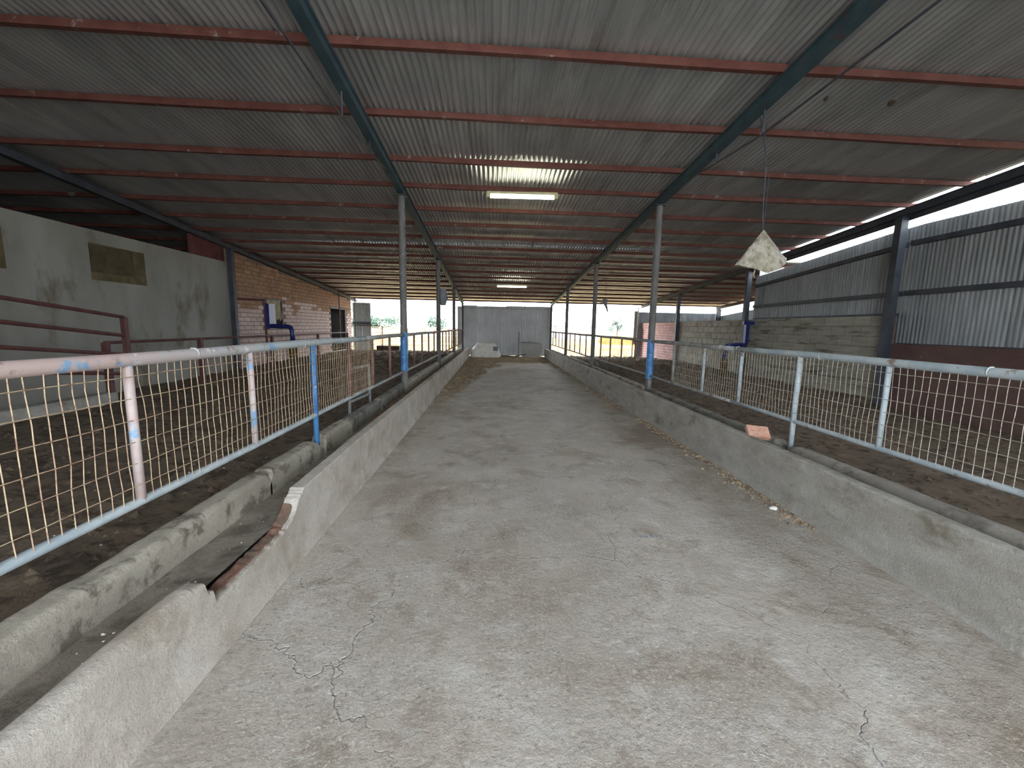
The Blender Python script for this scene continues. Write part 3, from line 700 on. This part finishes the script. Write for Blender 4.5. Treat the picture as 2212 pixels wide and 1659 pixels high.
cattle_brush('blue-armed cattle brush on the maroon pipe portal by the brick wall', (-6.3, 12.1), .62, -.1, (1.38, 2.08), 1.46, 1.02, .58, .13)
cattle_brush('blue-armed cattle brush with a hanging brown brush on the block wall', (XR-.22, 12.35), -.66, -.1, (1.15, 1.85), 1.14, .72, .25, .115)

# ------------------------------------------------------------------ lights
def lamp(x_, y_, z_, label, rz):
    t = thing('fluorescent_light', label, 'light', (x_, y_, z_), rz)
    cs = MB().box((-.63, -.05, .03), (.63, .05, .075)).obj('casing', M_CASE, t)
    b = MB().tube([(-.59, 0, -.005), (.59, 0, -.005)], .026, 10); b.obj('tube', M_TUBE, t, smooth=True)
    for s in (-1, 1):
        MB().box((s*.6-.03, -.045, -.03), (s*.6+.03, .045, .035)).obj('lamp_holder', M_CASE, cs)
        MB().tube([(s*.5, 0, .075), (s*.5, 0, .165)], .008, 5).obj('hanger', M_DARK, cs)
lamp(.47, 7.78, 3.86, 'lit fluorescent tube under the roof with its cord hanging loose', -.012)
lamp(.67, 16.75, 3.14, 'lit fluorescent tube under the low far part of the roof', -.012)
tag(MB().tube([(-.17, 7.78, 3.93), (-.22, 7.8, 3.85), (-.24, 7.85, 3.7), (-.25, 8.2, 3.68), (-.25, 8.8, 3.84)], .007, 5).obj('power_cord', M_DARK), 'black cord looping from the nearer fluorescent tube to the purlin', 'cord')

# ------------------------------------------------------------------ hanging bag
WX, WY = 3.15, 5.0
t = thing('hanging_bag', 'crumpled yellowed plastic bag hanging as a pyramid from a wire', 'bag', (WX, WY, 2.2))
MB().tube([(XB-WX+.04, -.04, zr(4.96)-.06-2.2), (-.02, -.01, 3.5-2.2), (.005, 0, 2.95-2.2), (.02, 0, 2.76-2.2)], .006, 5).obj('wire', M_DARK, t)
MB().tube([(XB-WX+.05, .03, zr(5.03)-.06-2.2), (.04, .0, 3.3-2.2), (.03, .0, 2.8-2.2)], .003, 4).obj('string', M_DARK, t)
b = MB(); n = 40; rws = []
apex = Vector((.035, 0, .555))
base = [(-.27, -.05, .13), (-.13, -.17, .07), (.0, -.20, .02), (.2, -.14, .09), (.35, .0, .20), (.27, .15, .2), (.05, .2, .13), (-.2, .12, .13)]
for k in range(13):
    f = k/12; r_ = []
    for i in range(n):
        u = i/n*len(base); a = Vector(base[int(u) % 8]); c = Vector(base[(int(u)+1) % 8]); p = a.lerp(c, u-int(u))
        q = apex.lerp(p, f)
        bul = 1+.08*math.sin(math.pi*min(1, f))*(.3+.3*nz(i*.35, f*3, 1, 8))
        cx = Vector((.035, 0, q.z)); q = cx+(q-cx)*bul
        cr_ = .05*f*(abs(nz(i*.45, f*5, 1, 3))+abs(nz(i*1.1, f*9, 1, 13))*.6)
        q += (q-cx).normalized()*cr_
        r_.append(tuple(q))
    rws.append(r_)
r_ = [tuple(Vector((.03, 0, .10)).lerp(Vector(p), .5)+Vector((0, 0, .02))) for p in rws[-1]]; rws.append(r_)
rws.append([(.03, 0, .12)]*n)
b.quadgrid(rws, True); fm = b.obj('film', M_BAG, t)
MB().tube([(-.1, -.12, .09), (-.11, -.12, .0), (-.09, -.12, -.03)], .012, 5, r2=.003).obj('torn_corner', M_BAG, fm)
# small hanging things far off
t = thing('hanging_bag', 'small dark bag on a thin wire above the bar fence', 'bag', (3.93, 14.85, 2.2))
MB().tube([(0, 0, .35), (.0, 0, zr(14.85)-2.2+.09)], .006, 4).obj('wire', M_DARK, t)
b = MB(); b.tube([(0, 0, .38), (-.02, 0, .3), (.02, 0, .17), (.07, 0, .06), (.1, 0, -.05)], .1, 9, r2=.02)
b.v = [(p[0]+.03*nz(p[0]*9, p[2]*9, 1), p[1], p[2]+.02*nz(p[1]*9, p[2]*9, 1)) for p in b.v]; b.obj('sack', M_GREY, t)
MB().tube([(-.03, 0, .3), (-.25, 0, .24)], .02, 5, r2=.005).obj('strap', M_GREY, t)
b = MB(); rws = []
for k in range(9):
    f = k/8; rws.append([((.1+.03*nz(i, f*4, 1))*(.45+.75*math.sin(math.pi*(.12+.75*f)))*math.cos(2*math.pi*i/12), .1*(.5+.6*math.sin(math.pi*(.1+.8*f)))*math.sin(2*math.pi*i/12), .48*f) for i in range(12)])
b.quadgrid(rws, True)
tag(b.obj('cloth_bundle', M_GREY, None, (XA+.14, 12.45, 2.15), True), 'grey cloth bundle tied high on a plain steel post', 'bundle')

# ------------------------------------------------------------------ loose items
def brick_obj(loc, rot, size, mat, name, label, cat):
    bm = bmesh.new(); bmesh.ops.create_cube(bm, size=1)
    for v in bm.verts: v.co = Vector((v.co.x*size[0], v.co.y*size[1], v.co.z*size[2]))
    bmesh.ops.bevel(bm, geom=bm.edges[:], offset=.006, segments=2, affect='EDGES')
    me = bpy.data.meshes.new(name); bm.to_mesh(me); bm.free(); me.materials.append(mat)
    o = link(name, me, None, loc); o.rotation_euler = rot; return tag(o, label, cat)
brick_obj((2.775, 4.13, .50), (math.radians(38), math.radians(4), math.radians(-12)), (.215, .15, .055), M_TERRA, 'loose_brick', 'loose terracotta brick lying across the top of the grey trough', 'brick')
bm = bmesh.new(); bmesh.ops.create_icosphere(bm, subdivisions=2, radius=.03)
for v in bm.verts: v.co = Vector((v.co.x*1.2, v.co.y*.8, v.co.z*.6))*(1+.25*nz(v.co.x*40, v.co.y*40, 1))
me = bpy.data.meshes.new('pebble'); bm.to_mesh(me); bm.free(); me.materials.append(M_STONE)
tag(link('pebble', me, None, (2.47, 3.36, .014)), 'small white stone on the floor beside the grey trough', 'stone')
# white bale
b = MB(); rws = []
wid, dep, hh = 1.42, .8, .72
for k in range(11):
    f = k/10; r_ = []
    for i in range(40):
        a = 2*math.pi*i/40; e = .42
        cx = math.copysign(abs(math.cos(a))**e, math.cos(a)); cy = math.copysign(abs(math.sin(a))**e, math.sin(a))
        sx = wid/2*(1-.34*f**3+.04*math.sin(f*5)); sy = dep/2*(1-.3*f**3)
        q = 1+.06*nz(i*.5, f*4, 1, 4)+.03*nz(i*1.3, f*7, 1, 9)
        r_.append((cx*sx*q, cy*sy*q, hh*f*(1+.04*nz(cx*3, cy*3, 1))))
    rws.append(r_)
rws.append([(p[0]*.55, p[1]*.55, hh*1.01) for p in rws[-1]]); rws.append([(0, 0, hh*.99)]*40)
b.quadgrid(rws, True)
bale = thing('white_bale', 'bulky white plastic sack slumped before the sliding door', 'sack', (-.43, 21.15, 0))
sbd = b.obj('sack_body', M_WHITEBAG, bale, smooth=True)
MB().box((.38, -.415, .36), (.62, -.37, .58)).obj('dark_patch', M_GREY, sbd, label='dark grey patch')  # dark grey patch on the front of the sack
# leaning panel, pipe, plank at the back
lpn = thing('leaning_panel', 'grey sheet panel with a bent pipe edge leaning on the sliding door', 'panel', (1.95, 21.6, 0))
pm = MB(); n = 40
pm.quadgrid([[(-.5+1.0*i/n, .0+.004*math.cos(i*2.2), .04) for i in range(n+1)], [(-.5+1.0*i/n, .34+.004*math.cos(i*2.2), .74) for i in range(n+1)]]); pm.obj('sheet', M_DOOR, lpn)
MB().tube([(-.52, .34, .76), (.35, .34, .76), (.5, .32, .72), (.55, .27, .6), (.5, .22, .45)], .02, 6).obj('pipe_edge', M_CHROME, lpn, smooth=True)
tag(MB().tube([(.35, 21.2, .1), (1.05, 21.3, .06), (1.65, 21.35, .17)], .025, 6).obj('bent_pipe', M_DARK), 'dark bent pipe lying in straw beside the white sack', 'pipe')
pk = MB().box((-.45, -.09, 0), (.45, .09, .06)); tag(pk.obj('plank', M_BLOCK, None, (1.7, 21.0, .005)), 'grey plank lying in straw before the leaning panel', 'plank')
# straw
sb = MB(); rs = random.Random(5)
def straw(x_, y_, z_, l):
    a = rs.uniform(0, math.pi); w = rs.uniform(.004, .009); dx, dy = math.cos(a)*l/2, math.sin(a)*l/2; nx_, ny_ = -math.sin(a)*w, math.cos(a)*w
    h_ = rs.uniform(.004, .02); b0 = len(sb.v)
    sb.v += [(x_-dx-nx_, y_-dy-ny_, z_), (x_+dx-nx_, y_+dy-ny_, z_+rs.uniform(0, .012)), (x_+dx+nx_, y_+dy+ny_, z_+rs.uniform(0, .012)), (x_-dx+nx_, y_-dy+ny_, z_), (x_, y_, z_+h_)]
    sb.f += [(b0, b0+1, b0+4), (b0+1, b0+2, b0+4), (b0+2, b0+3, b0+4), (b0+3, b0, b0+4)]
cnt = 0
while cnt < 13000:
    y_ = rs.uniform(7.6, 21.9); x_ = rs.uniform(-1.25, 2.58)
    dens = max(0, (y_-17.6)/2.2) if y_ > 17 else 0
    edge = .25+max(0, (y_-8))*.16
    if x_+1.25 < edge*(.8+.4*nz(y_, 0, .7)): dens = max(dens, min(1, (y_-7.6)/2.5)*(1-.5*(x_+1.25)/edge))
    if x_ > 2.35: dens = max(dens, .25)
    if rs.random() < dens*(.45+.9*max(0, nz(x_, y_, 1.1)+.25)):
        straw(x_, y_, .002+rs.random()*.02, rs.uniform(.03, .13)); cnt += 1
for i in range(500):
    y_ = rs.uniform(3, 7); straw(2.58-abs(rs.gauss(0, .07)), y_, .002, rs.uniform(.01, .05))
def zc(x_, y_): return .012+.022*max(0, min(1, (y_-19)/2))*(1+nz(x_, y_, 3))-.02*max(0, 1-(y_-18)/1.0)
sb.quadgrid([[(x_, y_, zc(x_, y_)) for x_ in np.linspace(-1.27, 2.6, 50)] for y_ in np.linspace(21.95, 18.3, 50)])
so = tag(sb.obj('scattered_straw', M_STRAW), 'brown straw scattered over the far passage floor', 'straw'); so['kind'] = 'stuff'
# white flecks
fb = MB()
def fleck(x_, y_, z_, s):
    b0 = len(fb.v); a = rs.uniform(0, 6.3)
    for k in range(4): fb.v.append((x_+s*math.cos(a+k*1.57)*rs.uniform(.6, 1.2), y_+s*math.sin(a+k*1.57)*rs.uniform(.6, 1.2), z_+.001))
    fb.v.append((x_, y_, z_+s*.5)); fb.f.extend([(b0+k, b0+(k+1) % 4, b0+4) for k in range(4)])
for i in range(70): fleck(rs.gauss(-.85, .16), rs.gauss(2.75, .35), 0, rs.uniform(.002, .006))
for i in range(110): fleck(rs.uniform(-1.2, 2.5), rs.uniform(1.0, 7), 0, rs.uniform(.0015, .004))
for i in range(90): fleck(rs.uniform(-1.42, -1.58), rs.uniform(1.4, 6), .295, rs.uniform(.003, .009))
for i in range(40):
    x_, y_ = rs.uniform(-2.9, -1.85), rs.uniform(1.2, 7); fleck(x_, y_, zleft(x_, y_)+.005, rs.uniform(.004, .012))
o = tag(fb.obj('white_flecks', M_FLECK), 'tiny white flecks of spilled feed on floor and trough', 'feed flecks'); o['kind'] = 'stuff'
# dung clods on the pens
def clods(name, zf, x0, x1, y0, y1, n, mat, label):
    b = MB()
    for i in range(n):
        x_, y_ = rs.uniform(x0, x1), y0+(y1-y0)*rs.random()**.8; s = rs.uniform(.015, .05)*(1.5 if y_ > 12 else 1)
        c = (x_, y_, zf(x_, y_)); b0 = len(b.v)
        for k in range(5): a = k*1.257+rs.uniform(-.3, .3); b.v.append((c[0]+s*math.cos(a)*rs.uniform(.7, 1.4), c[1]+s*math.sin(a)*rs.uniform(.7, 1.4), c[2]-.006))
        b.v.append((c[0]+rs.uniform(-.3, .3)*s, c[1]+rs.uniform(-.3, .3)*s, c[2]+s*rs.uniform(.3, .8)))
        b.f.extend([(b0+k, b0+(k+1) % 5, b0+5) for k in range(5)])
    o = tag(b.obj(name, mat), label, 'clods'); o['kind'] = 'stuff'
clods('dung_clods', zleft, -6.1, -1.85, .8, 21, 5000, M_SOIL, 'brown dung clods strewn in the pen by the brick wall')
clods('dung_clods', zright, 3.15, 7.6, .8, 21, 5000, M_SOIL, 'brown dung clods strewn in the pen by the block wall')
# concrete drinking trough at far left corner, small brace
t = thing('water_trough', 'squat dark trough with a white rim at the end of the brick wall', 'trough', (-5.1, 20.7, .12))
MB().box((-.6, -.3, 0), (.5, .3, .42)).obj('basin', M_SOIL, t); MB().box((-.65, -.34, -.05), (.62, .34, .05)).obj('plinth', M_HOUSE, t)
# little low pipe step behind the fence
t = thing('pipe_hurdle', 'small low pipe hurdle standing behind the broken-walled trough', 'hurdle', (-1.95, 5.62, .2))
for nm, p in (('leg', [(0, 0, 0), (0, 0, .75)]), ('leg', [(.05, .75, 0), (.05, .75, .75)]), ('rail', [(0, 0, .3), (.05, .75, .3)]), ('rail', [(0, 0, .74), (.05, .75, .74)])):
    MB().tube(p, .02, 6).obj(nm, M_RAILG, t)
# mud nests under the roof
for x_, y_, k_, lb in ((3.78, 5.02, .8, 'small round dark mud nest under the roof sheets above the hanging bag'), (4.6, 5.05, 1.35, 'longer dark mud nest under the roof sheets above the pale mesh fence')):
    b = MB(); b.lathe([(.002, -.02), (.012, -.016), (.022, -.004), (.025, .03)], (0, 0, 0), 10)
    b.v = [(p[0]*.8*k_, p[1]*1.6*k_, p[2]) for p in b.v]
    tag(b.obj('mud_nest', M_SOIL, None, (x_, y_, zr(y_)+.135)), lb, 'nest')

# ------------------------------------------------------------------ outdoors
def corral(x0, x1, y_, h_, step, label, rails=5):
    t = thing('corral_fence', label, 'fence', (x0, y_, 0))
    for k in range(rails): MB().tube([(0, 0, .25+(h_-.25)*k/(rails-1)), (x1-x0, 0, .25+(h_-.25)*k/(rails-1))], .018, 5).obj('rail', M_BAR, t)
    q = 0
    while q <= x1-x0+.01: MB().tube([(q, 0, -.1), (q, 0, h_+.04)], .035, 6).obj('post', M_BAR, t); q += step
corral(-11, -.5, 28, 1.3, 1.75, 'rusty pipe corral fence standing in dry grass just outside')
corral(-22, 0, 40, 1.35, 2.2, 'rusty pipe corral fence far out in the golden field')
t = thing('corral_fence', 'pipe corral fence running away from the shed through dry grass', 'fence', (-5.2, 24, 0))
for k in range(5): MB().tube([(0, 0, .25+.26*k), (-.95, 3.8, .25+.26*k)], .016, 5).obj('rail', M_BAR, t)
for k in range(3): MB().tube([(-.47*k, 1.88*k, -.1), (-.47*k, 1.88*k, 1.35)], .035, 6).obj('post', M_BAR, t)
def tree(x_, y_, h_, w_, label, trunk=True, n=900, group=None):
    t = thing('tree', label, 'tree', (x_, y_, -.28 if not trunk else -.1), group=group); r = random.Random(int(x_*10))
    if trunk: MB().tube([(0, 0, 0), (.05*w_, 0, h_*.4), (0, 0, h_*.75)], .05*h_, 7, r2=.01*h_).obj('trunk', M_TRUNK, t)
    b = MB()
    lobes = [(r.uniform(-.35, .35)*w_, r.uniform(-.35, .35)*w_, h_*r.uniform(.35, .85), w_*r.uniform(.14, .26)) for _ in range(11)]
    for i in range(n):
        c = lobes[i % 11]; dv = Vector((r.gauss(0, 1), r.gauss(0, 1), r.gauss(0, 1))).normalized()*c[3]*r.random()**.4
        p = Vector(c[:3])+dv; s = w_*.045*r.uniform(.6, 1.4)
        u = Vector((r.gauss(0, 1), r.gauss(0, 1), r.gauss(0, 1))).normalized(); v = u.orthogonal().normalized()
        b0 = len(b.v); b.v += [tuple(p+u*s), tuple(p+v*s*.6), tuple(p-u*s), tuple(p-v*s*.6)]; b.f.append((b0, b0+1, b0+2, b0+3))
    b.obj('crown', M_LEAF, t)
tree(22.2, 75, 4.2, 3.0, 'lone bluish green tree beyond the dry grass by the low house')
for x_, y_, h_, w_ in ((-46, 190, 5.0, 9), (-27, 190, 6, 12), (-58, 200, 4, 14), (-70, 205, 4, 12)):
    tree(x_, y_, h_, w_, 'rounded bush on the far skyline of the golden field', False, 500, 'skyline bushes')
hs = thing('low_house', 'long low pale house with reddish roof across the field', 'house', (11.5, 62, -.1))
MB().box((-2.2, 0, 0), (4.0, 4, 2.0)).obj('wall', M_HOUSE, hs)
MB().hexa([(-2.5, -.4, 2.0), (4.3, -.4, 2.0), (4.3, 4.4, 2.0), (-2.5, 4.4, 2.0)], [(-2.4, 1.6, 2.5), (4.2, 1.6, 2.5), (4.2, 2.4, 2.5), (-2.4, 2.4, 2.5)]).obj('roof', M_HROOF, hs)
hs = thing('low_house', 'small hazy outbuilding left of a gap from the long low house', 'house', (7.6, 62, -.1))
hs['label'] = 'small hazy outbuilding with two doorways beside the long low house'
MB().box((-.3, 0, 0), (1.0, 3, 1.9)).obj('wall', M_HOUSE, hs)
for q in (-.1, .5): MB().box((q, -.03, 0), (q+.3, .02, 1.4)).obj('door', M_GREY, hs)
MB().box((-.5, -.3, 1.9), (1.2, 3.2, 2.0)).obj('roof', M_HROOF, hs)
gb = MB(); rs = random.Random(11)
for i in range(26000):
    y_ = 23.5+32*rs.random()**1.6; x_ = rs.uniform(-1, 1)*(9+.6*y_)+1
    if abs(x_+0) < 1: pass
    cl = nz(x_, y_, .35, 3)
    if y_ < 26.5 and rs.random() < .6: continue
    if rs.random() > .35+1.3*max(0, cl+.15): continue
    h_ = rs.uniform(.12, .4)*(1+1.2*max(0, cl)); w_ = rs.uniform(.012, .03); a = rs.uniform(0, 3.14); lx, ly = rs.gauss(0, .12), rs.gauss(0, .12)
    zz = zfield(x_, y_)-.02; b0 = len(gb.v)
    gb.v += [(x_-w_*math.cos(a), y_-w_*math.sin(a), zz), (x_+w_*math.cos(a), y_+w_*math.sin(a), zz), (x_+lx, y_+ly, zz+h_)]; gb.f.append((b0, b0+1, b0+2))
o = tag(gb.obj('dry_grass', M_GRASS), 'tall golden dry grass growing outside the open end', 'grass'); o['kind'] = 'stuff'
# taller reeds by the tree
gb = MB()
for i in range(2500):
    x_ = rs.uniform(11.5, 17.5); y_ = rs.uniform(42, 46); h_ = rs.uniform(.6, 1.15); w_ = .03; zz = -.15; lx = rs.gauss(0, .12); b0 = len(gb.v)
    gb.v += [(x_-w_, y_, zz), (x_+w_, y_, zz), (x_+lx, y_, zz+h_)]; gb.f.append((b0, b0+1, b0+2))
o = tag(gb.obj('tall_reeds', M_GRASS), 'stand of tall orange reeds in front of the lone tree', 'reeds'); o['kind'] = 'stuff'
